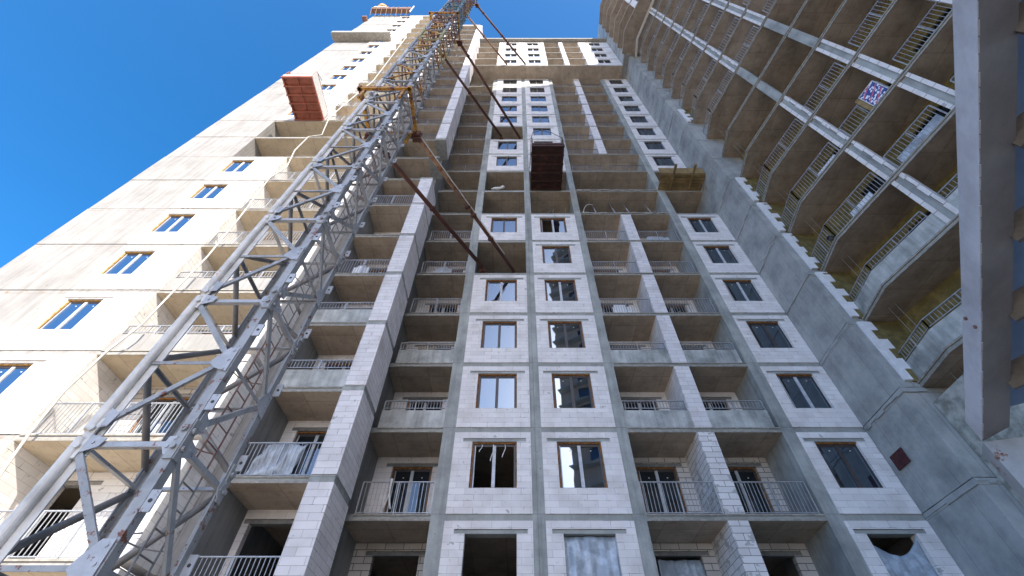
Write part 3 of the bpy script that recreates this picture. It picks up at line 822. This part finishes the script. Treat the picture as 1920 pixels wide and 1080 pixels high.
BLp, BRp = (MX1 - .36, MY2 + .35), (MX2 + .23, MY2 + .35)
ties = [
 (BLp, (-1.80, 13.75), 18.0, 'rust', 'dark rusty tie strut from the lower yellow collar, ending left in the open fourth-floor bay'),
 (BRp, (-.18, 14.0), 18.0, 'rustL', 'rusty tie strut with pale upper half and white cable, below the lower collar'),
 (BLp, (-1.30, 13.8), 35.9, 'rust', 'thin rusty tie strut from the middle collar, left of its pair'),
 (BRp, (.24, 13.95), 35.9, 'rust', 'long red-brown tie strut from the middle collar, right of its pair'),
 (BLp, (-1.17, 12.5), 54.0, 'rustL', 'pale sunlit tie strut near the sky at top, left of its pair'),
 (BRp, (.93, 12.5), 54.0, 'rust', 'dark red tie strut crossing the sky beside the yellow bracket'),
]
for (a_, b_, z, mt, lab) in ties:
    t = thing('tie_strut', lab, 'strut', (a_[0], a_[1], z), 'struts tying the crane mast to the tower')
    d = Vector((b_[0] - a_[0], b_[1] - a_[1], 0))
    def P(f): return d * f
    two = mt == 'rustL' and z < 20
    mb = MB(); mb.tube([P(.0), P(.5 if two else 1)], .10, 14); mb.build('tube', mt, t, True)
    if two:
        mb = MB(); mb.tube([P(.5), P(1)], .085, 14); mb.build('tube', 'rust', t, True)
        mb = MB(); n_ = Vector((-d.y, d.x, 0)).normalized() * -.13
        mb.tube([P(f) + n_ + Vector((0, 0, -.02 + .02 * math.sin(f * 40))) for f in [k / 14 for k in range(13)]], .022, 6); mb.build('cable', 'white', t)
    mb = MB()
    for f in ((.47, .53, .72) if two else (.12, .5)):
        mb.tube([P(f - .006), P(f + .006)], .15, 14)
    mb.build('flange', 'rust', t)
    mb = MB(); e = P(1); u = d.normalized()
    mb.bar(e - u * .15, e + u * .25, .06, .22); mb.box(e.x - .16, e.x + .16, e.y + .1, e.y + .4, -.16, -.10); mb.tube([e + Vector((-.12, .1, 0)), e + Vector((.12, .1, 0))], .045, 8)
    mb.build('end_lug', 'rust', t)

# ================================================================== LOADING PLATFORMS
def platform(x0, x1, y0, y1, z, mt, label, side, cab):
    t = thing('loading_platform', label, 'platform', ((x0 + x1) / 2, y1, z), 'loading platforms on the tower')
    cx, cy = t.location.x, t.location.y
    X0, X1, Y0, Y1 = x0 - cx, x1 - cx, y0 - cy, y1 - cy + 1.2
    mb = MB(); mb.box(X0, X1, Y0, Y1, .10, .16); mb.build('deck', mt, t)
    mb = MB()
    for i in range(6):
        y = Y0 + .04 + (Y1 - 1.2 - Y0 - .08) * i / 5; mb.box(X0 - .05, X1 + .05, y - .045, y + .045, -.10, .098)
    mb.build('cross_rib', mt, t)
    mb = MB()
    for x in (X0 + .02, X1 - .02): mb.box(x - .05, x + .05, Y0, Y1, -.02, .097)
    mb.box((X0 + X1) / 2 - .03, (X0 + X1) / 2 + .03, Y0, Y1, .04, .0985); mb.build('side_beam', mt, t)
    for xa, xb, ya, yb in ((X0 - .03, X0, Y0, Y1 - 1.3), (X1, X1 + .03, Y0, Y1 - 1.3), (X0, X1, Y0 - .03, Y0)):
        mb = MB(); mb.box(xa, xb, ya, yb, .12, 1.05 if side == 'white' and xa != X0 else .34); mb.build('side_panel', side, t)
    for x in (X0 + .02, X1 - .02):
        mb = MB()
        for y in (Y0 + .02, (Y0 + Y1 - 1.3) / 2, Y1 - 1.35): mb.box(x - .03, x + .03, y - .03, y + .03, .1, 1.2)
        mb.box(x - .025, x + .025, Y0, Y1 - 1.35, 1.15, 1.2); mb.build('guard_rail', mt, t)
    for x in (X0 - .05, X1 + .05):
        mb = MB(); mb.tube([(x, Y0 + .1, 1.1), (x, (Y0 + Y1) / 2, 2.3), (x, Y1 - .9, 3.6)], .018, 6)
        mb.tube([(x + .03, Y0 + .9, 1.1), (x + .03, Y1 - .9, 3.2)], .014, 6); mb.build('stay_cable', 'cable', t)
    if cab:
        mb = MB(); mb.tube([(X0 - .05, Y0, 1.1), (X0 + .1, Y0 - .1, 1.9), (X0 + .6, Y0 - .1, 2.25), (X1 - .7, Y0 - .1, 1.9), (X1, Y0, 1.2)], .02, 6); mb.build('stay_cable', 'cable', t)
    return t
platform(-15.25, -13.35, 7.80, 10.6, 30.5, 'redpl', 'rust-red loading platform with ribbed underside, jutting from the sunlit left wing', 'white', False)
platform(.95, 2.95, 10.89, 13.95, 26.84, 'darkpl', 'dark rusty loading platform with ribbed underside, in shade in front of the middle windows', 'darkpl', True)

# ================================================================== LOOSE THINGS
pts = [(-12.34, 5.05), (-12.65, 6.23), (-12.86, 7.58), (-12.68, 9.08), (-12.31, 10.19), (-12.28, 12.09), (-12.3, 14.06), (-12.34, 16.79), (-12.81, 20.99), (-12.39, 22.2), (-12.78, 24.33), (-12.84, 26.59), (-12.12, 26.9), (-12.55, 29.6), (-12.49, 32.68), (-11.92, 38.84), (-12.19, 47.16), (-12.5, 55.96)]
mb = MB(); mb.tube([(-12.3, 10.2, -1.6)] + [(x, 10.2 + .05 * math.sin(z), z) for x, z in pts], .035, 8)
tag(mb.build('hose', 'hose', smooth=True), 'long pale hose hanging down the balconies of the sunlit left wing', 'hose')

def sheet(name, corners, mat, label, cat, n=26, m=14, amp=.05, sag=0.0, group=None, rags=0, seed=1):
    """cloth-like sheet between top-left, top-right, bottom-right, bottom-left"""
    tl, tr, br_, bl = [Vector(c) for c in corners]; nn = (tr - tl).cross(bl - tl).normalized(); rs = random.Random(seed)
    ph = [rs.uniform(0, 6) for _ in range(6)]
    mb = MB(); idx = []
    for j in range(m + 1):
        v = j / m
        for i in range(n + 1):
            u = i / n; top = tl.lerp(tr, u); bot = bl.lerp(br_, u)
            p = top.lerp(bot, v); p.z -= sag * math.sin(math.pi * u) * (1 - v)
            off = amp * (math.sin(u * 23 + ph[0] + v * 2) * .5 + math.sin(u * 41 + ph[1] - v * 5) * .3 + math.sin(u * 9 + v * 7 + ph[2]) * .6 + math.sin(v * 13 + u * 4 + ph[3]) * .35)
            p = p + nn * off; mb.v.append(tuple(p))
    for j in range(m):
        for i in range(n):
            a_ = j * (n + 1) + i; mb.f.append((a_, a_ + 1, a_ + n + 2, a_ + n + 1)); mb.m.append(0)
    o = mb.build(name, mat, smooth=True)
    mo = o.modifiers.new('thickness', 'SOLIDIFY'); mo.thickness = .003
    return tag(o, label, cat, group)
sheet('plastic_sheet', [(1.38, 14.12, 5.2), (2.93, 14.12, 5.2), (2.93, 14.12, 2.8), (1.38, 14.12, 2.8)], 'film', 'pale blue plastic sheet filling the lower middle window opening', 'plastic sheet', amp=.035, seed=2, group='plastic sheets over openings')
sheet('plastic_sheet', [(10.38, 14.1, 5.05), (11.86, 14.1, 5.15), (11.86, 14.12, 2.8), (10.38, 14.12, 2.8)], 'film', 'sagging blue plastic sheet half covering the lower right window opening', 'plastic sheet', amp=.03, sag=.42, seed=4, group='plastic sheets over openings')
sheet('plastic_sheet', [(4.5, 15.75, 5.1), (5.95, 15.75, 5.1), (5.95, 15.75, 3.0), (4.5, 15.75, 3.0)], 'film', 'crumpled plastic sheet in the lowest balcony doorway right of the middle windows', 'plastic sheet', amp=.05, seed=5, group='plastic sheets over openings')
sheet('plastic_sheet', [(-7.35, 11.86, 6.9), (-6.15, 11.86, 6.9), (-6.35, 11.8, 5.9), (-7.65, 11.8, 5.9)], 'board', 'creased white film draped behind the balcony railing beside the crane mast', 'plastic sheet', amp=.07, seed=8)
mb = MB(); mb.box(-5.85, -5.70, 11.85, 11.9, 5.9, 6.75); tag(mb.build('blue_board', 'sheet'), 'blue board standing at the right end of the balcony with the white film', 'board')
# cables hanging on the lowest left bay railing
mb = MB(); mb.tube([(-4.05 + .25 * t * t - .12 * t, 13.93, 6.88 - .95 * t) for t in [k / 10 for k in range(11)]], .028, 7); mb.tube([(-4.1 + .05 * math.sin(t * 4), 13.92, 6.88 - .95 * t) for t in [k / 10 for k in range(11)]], .022, 7)
tag(mb.build('cable_loop', 'white', smooth=True), 'pale cable looped over the balcony railing left of the dark open window', 'cable')
# torn film strips in the open window
mb = MB()
for x, l in ((-1.22, .28), (-.82, .62), (-.42, .48)):
    pp = [(x + .03 * math.sin(t * 5) - .06 * t, 14.0, 8.14 - l * t) for t in [k / 6 for k in range(7)]]
    for q, r_ in zip(pp[:-1], pp[1:]): mb.bar(q, r_, .022, .006, up=(0, 1, 0))
tag(mb.build('film_strip', 'white'), 'torn white strips of film hanging from the head of the dark open window', 'film strips')
# timber formwork
t = thing('timber_formwork', 'yellow-brown timber formwork with two upright posts in the open upper bay by the side wall', 'formwork', (11.0, 13.6, 26.8))
for i in range(7):
    mb = MB(); mb.box(-1.5, 1.4, -.75 + i * .22, -.56 + i * .22, .02, .09); mb.build('board', 'wood', t)
for x in (-.72, .55):
    mb = MB(); mb.box(x - .07, x + .07, -1.5, .3, -.10, .018); mb.build('post', 'wood', t)
mb = MB(); mb.box(-1.5, 1.4, -.8, -.74, .1, .9); mb.build('side_board', 'wood', t)
# adjustable steel props on the open floor
for i, (x, lab) in enumerate(((5.0, 'steel prop leaning at the left end of the open floor, next to a loose hose'), (6.2, 'steel prop second from the left on the open floor'), (7.1, 'steel prop third from the left on the open floor'), (8.5, 'steel prop farthest right on the open floor'))):
    t = thing('steel_prop', lab, 'prop', (x, 14.12, LV(6)), 'steel props on the open floor')
    mb = MB(); mb.tube([(0, 0, 0), (.02, .35, 1.5)], .04, 10); mb.build('outer_tube', 'rail', t)
    mb = MB(); mb.tube([(.02, .35, 1.5), (.04, .65, 2.78)], .028, 10); mb.build('inner_tube', 'railD', t)
    mb = MB(); mb.tube([(.018, .33, 1.42), (.022, .37, 1.56)], .06, 10); mb.box(-.09, .09, -.09, .09, .0, .012); mb.build('collar', 'steelr', t)
mb = MB(); mb.tube([(4.15 + .5 * (1 - math.cos(t)), 14.05, LV(6) + .1 + 1.1 * math.sin(t) ** 1.5) for t in [math.pi / 2 * k / 8 for k in range(9)]] + [(4.9, 14.1, LV(6) + 1.2)], .03, 7)
tag(mb.build('hose_end', 'hose', smooth=True), 'short bent pale hose on the open floor beside the steel props', 'hose')
# broken mortar lip along the open floors
mb = MB(); rr = random.Random(9)
for zf, x0, x1 in ((LV(7), 4.0, 9.4), (LV(6), 4.0, 9.4)):
    x = x0
    while x < x1:
        e = x + rr.uniform(.15, .6); mb.box(x, min(e, x1), 13.955 - rr.uniform(0, .05), 13.999, zf - rr.uniform(.16, .06), zf + rr.uniform(.0, .05)); x = e
mb.build('mortar_lip', 'strip', tower)
# rubble sack
mb = MB(); nseg = 10
mb.tube([(-1.75, 13.96, LV(7) + .12), (-1.55, 13.93, LV(7) + .14), (-1.3, 13.92, LV(7) + .10), (-1.1, 13.9, LV(7) + .16), (-.95, 13.85, LV(7) + .20), (-.85, 13.85, LV(7) + .25)], [.03, .10, .12, .09, .13, .05], nseg)
tag(mb.build('white_sack', 'white', smooth=True), 'crumpled white sack lying on the edge of the open floor above the windows', 'sack')
# rebar stubs
mb = MB()
for x, z, h in ((-.35, 23.8, .5), (1.9, 23.8, .3), (2.2, 23.8, .55), (2.6, 23.8, .2), (3.0, 23.8, .7), (.2, 23.8, .3)):
    mb.tube([(x, 14.05, z), (x + .05, 14.02, z + h * .6), (x + .12, 14.0, z + h)], .014, 5)
mb.build('rebar', 'strip', tower)

# banner and boards on the right tower
def rpt(s, z, o=.03): p = on(s, o); return (p.x, p.y, z)
def banner_mat():
    m, n, b = newmat('banner')
    tc = n.nodes.new('ShaderNodeTexCoord'); sp = n.nodes.new('ShaderNodeSeparateXYZ'); n.links.new(tc.outputs['Generated'], sp.inputs[0])
    vo = N(n, 'ShaderNodeTexVoronoi', Scale=9.0); n.links.new(pos(n), vo.inputs['Vector'])
    r = ramp(n, [(.44, (.80, .84, .90)), (.48, (.04, .07, .26))]); n.links.new(vo.outputs['Distance'], r.inputs[0])
    wv = N(n, 'ShaderNodeTexWave', Scale=1.6, Distortion=1.2); wv.wave_type = 'BANDS'; wv.bands_direction = 'DIAGONAL'; n.links.new(pos(n), wv.inputs['Vector'])
    r2 = ramp(n, [(.90, (0, 0, 0)), (.93, (1, 1, 1))]); n.links.new(wv.outputs['Fac'], r2.inputs[0])
    n.links.new(mix(n, r2.outputs[0], r.outputs[0], (.62, .12, .20)), b.inputs['Base Color']); b.inputs['Roughness'].default_value = .6
    return m
M['banner'] = banner_mat()
t = thing('banner', 'small white, blue and red banner tied to an upper balcony railing of the right tower', 'banner', rpt(5.0, 18.0))
tl = t.location
q = [Vector(rpt(4.42, 18.02)), Vector(rpt(5.12, 18.02)), Vector(rpt(5.12, 19.05)), Vector(rpt(4.42, 19.05))]
mb = MB(); o3 = Vector((nrm.x, nrm.y, 0)) * .012
mb.face([tuple(x - tl + o3) for x in q]); mb.face([tuple(x - tl) for x in reversed(q)])
for i in range(4): j = (i + 1) % 4; mb.face([tuple(q[i] - tl), tuple(q[j] - tl), tuple(q[j] - tl + o3), tuple(q[i] - tl + o3)])
mb.build('cloth', 'banner', t)
mb = MB(); mb.bar(q[0] - tl + o3, q[3] - tl + o3, .03); mb.bar(q[1] - tl + o3, q[2] - tl + o3, .03); mb.bar(q[2] - tl + o3, q[3] - tl + o3, .03); mb.build('frame', 'white', t)
def slab_thing(name, s0, s1, z0, z1, o, th, mat, label, cat, lean=0.0):
    mb = MB(); a_ = on(s0, o); b_ = on(s1, o); c_ = on(s1, o - th); d_ = on(s0, o - th)
    P8 = [(p.x, p.y, z0) for p in (a_, b_, c_, d_)] + [(p.x - nrm.x * lean, p.y - nrm.y * lean, z1) for p in (a_, b_, c_, d_)]
    for f in ((0, 1, 2, 3), (7, 6, 5, 4), (0, 4, 5, 1), (1, 5, 6, 2), (2, 6, 7, 3), (3, 7, 4, 0)): mb.face([P8[i] for i in f])
    return tag(mb.build(name, mat), label, cat)
slab_thing('plank', 4.22, 4.38, 17.95, 19.1, .03, .03, 'wood', 'short yellow plank upright beside the banner', 'plank')
slab_thing('board_sheet', 3.3, 5.0, 15.02, 15.75, -.20, .05, 'board', 'long blue-white board leaning behind a balcony railing two floors below the top pillar gap', 'board', .15)
slab_thing('board_sheet', .9, 1.9, 15.02, 15.65, -.2, .05, 'styro', 'white board leaning behind the balcony railing under the blue-white one', 'board', .15)
slab_thing('board_sheet', 1.2, 2.2, 18.02, 18.6, -.2, .05, 'styro', 'white board behind the railing one floor below the banner', 'board', .15)
mb = MB(); p = on(-.1, .0); mb.tube([(p.x, p.y, 15.0), (p.x - .02, p.y + .02, 15.12), (p.x, p.y + .1, 15.25), (p.x + .05, p.y + .1, 15.3)], [.05, .12, .11, .03], 10)
tag(mb.build('paint_can', 'cable', smooth=True), 'small black and white tub on the kink of a balcony edge', 'tub')
# thin wires running down the balconies of the right tower
mb = MB()
for (x, y) in ((13.62, 10.9), (13.75, 10.7)): mb.tube([(x, y, 8.3), (x, y, 30)], .006, 5)
tag(mb.build('wire', 'rail'), 'pair of thin grey wires running down past the angled balconies', 'wires')

mb = MB(); mb.box(-4.35, -3.55, 14.35, 14.5, 12.95, 13.03); mb.box(-4.3, -3.6, 14.3, 14.36, 11.81, 12.95)
tag(mb.build('plank_pile', 'wood'), 'yellow planks behind the parapet of the balcony left of the window columns', 'planks')
for (x0, x1, z, mt, lab) in ((4.6, 5.5, LV(3), 'styro', 'white foam sheet behind the railing four floors up, left half of the double balcony'), (7.6, 8.9, LV(5), 'board', 'blue-white board behind the railing just under the open floors'), (-4.4, -3.5, LV(4), 'board', 'grey-blue board behind a railing beside the open strut bay'), (-7.3, -6.6, LV(3) + .05, 'styro', 'white foam sheet leaning behind a railing between crane mast and block pier')):
    y = 11.95 if x0 < -6 else 14.3
    mb = MB(); mb.box(x0, x1, y, y + .05, z + .01, z + .75); mb.box(x0 + .1, x1 - .25, y + .06, y + .11, z + .01, z + .95)
    tag(mb.build('board_stack', mt), lab, 'board')
# roof edge debris, top left
t = thing('roof_scaffold', 'brown timber edge scaffold with orange bundle on the top left roof corner', 'scaffold', (-17.5, 10.4, 72.6))
mb = MB(); mb.box(-3.2, 2.2, -.7, -.1, .25, .33)
for i in range(9): x = -3.1 + i * .62; mb.box(x, x + .5, -.72, -.66, .35, 1.5)
mb.build('edge_board', 'steelr', t)
mb = MB()
for i in range(8): x = -3.1 + i * .72; mb.tube([(x, -.1, -1.2), (x, -.75, .3)], .035, 6); mb.tube([(x, -.75, .3), (x, -.75, 1.7)], .03, 6)
mb.build('bracket', 'wood', t)
mb = MB(); mb.tube([(-2.6, -.6, 1.6), (-2.2, -.6, 2.3), (-1.8, -.5, 2.7), (-1.2, -.4, 2.2)], [.2, .5, .45, .15], 8); mb.build('bundle', 'yellow', t)
mb = MB(); mb.tube([(2.35, -.4, -.2), (2.35, -.6, 3.2)], .08, 8); mb.build('pole', 'white', t)
mb = MB(); mb.box(-3.0, -1.4, -.8, -.2, 1.2, 1.75); mb.build('tarp', 'white', t)
mb = MB(); mb.box(-20.9, -20.3, 10.0, 10.8, 68.5, 69.0); mb.build('corner_bracket', 'steelr', tower)

# ================================================================== STEEL CANOPY IN THE RIGHT FOREGROUND
K = 1.5
dax = Vector((.409, .879, -.248)).normalized()
Mp = Vector((1.0640, .9132, .5379)) * 2.2 * K
def onray(r): r = Vector(r); return r * (Mp.dot(dax) / r.dot(dax))
Lp, Rp = onray((1.025, .8778, .5678)), onray((1.1262, .8871, .5599))
Qp = Lp + Rp - Mp
canopy = thing('steel_canopy', 'grey painted steel box beam with rust spots and slats, close by at the right edge', 'steel frame', tuple(Mp))
def R0(v): return tuple(v - Mp)
mb = MB(); e = -dax * 7.5
ends = [(Lp, Mp, Rp, Qp)]
P0 = [R0(x) for x in (Lp, Mp, Rp, Qp)]; P1 = [R0(x + e) for x in (Lp, Mp, Rp, Qp)]
mb.face(P0, 0); mb.face(P1[::-1], 0)
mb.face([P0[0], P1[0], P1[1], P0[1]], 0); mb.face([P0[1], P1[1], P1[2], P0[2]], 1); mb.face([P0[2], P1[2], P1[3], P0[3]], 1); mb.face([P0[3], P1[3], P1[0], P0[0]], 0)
mb.build('beam', ['beam', 'beam_shade'], canopy)
fl = (Lp - Mp).normalized(); fr = (Rp - Mp).normalized()
for s_ in (1.05, 3.4):
    mb = MB()
    for u in (.25, .75):
        c = Mp + (Lp - Mp) * u - dax * s_; nl = fl.cross(dax).normalized(); nl = nl if nl.dot(-c) > 0 else -nl
        mb.tube([R0(c), R0(c + nl * .012)], .013, 8)
    mb.build('bolt', 'steelr', canopy)
mb = MB()
for k in range(60):
    c = Mp - dax * (.03 + k * .085); mb.bar(R0(c), R0(c - dax * .075), .008 + .003 * math.sin(k * 2.1))
mb.build('weld', 'beam', canopy)
for i in range(9):
    s = .45 + i * .60
    a_ = Rp - dax * s + Vector((-.01, .01, .03)); b_ = a_ + Vector((.36, -.68, .0))
    mb = MB(); mb.bar(R0(a_), R0(b_), .03, .17); mb.build('slat', 'slat', canopy)
mb = MB(); s0 = Rp + Vector((.0, 0, .14)); s1 = s0 - dax * 7
qq = [s0, s0 + Vector((.62, -.14, .10)), s1 + Vector((.62, -.14, .10)), s1]
mb.face([R0(x) for x in qq]); mb.face([R0(x + Vector((0, 0, .012))) for x in reversed(qq)])
for i in range(4): j = (i + 1) % 4; mb.face([R0(qq[j]), R0(qq[i]), R0(qq[i] + Vector((0, 0, .012))), R0(qq[j] + Vector((0, 0, .012)))])
mb.build('roof_sheet', 'sheet', canopy)
mb = MB(); mb.prism([(0, 0), (Rp.x - Mp.x + .06, Rp.y - Mp.y), (Rp.x - Mp.x + .12, .12), (.1, .16)], -1.6 - Mp.z, -.004); mb.build('post', 'gusset', canopy)
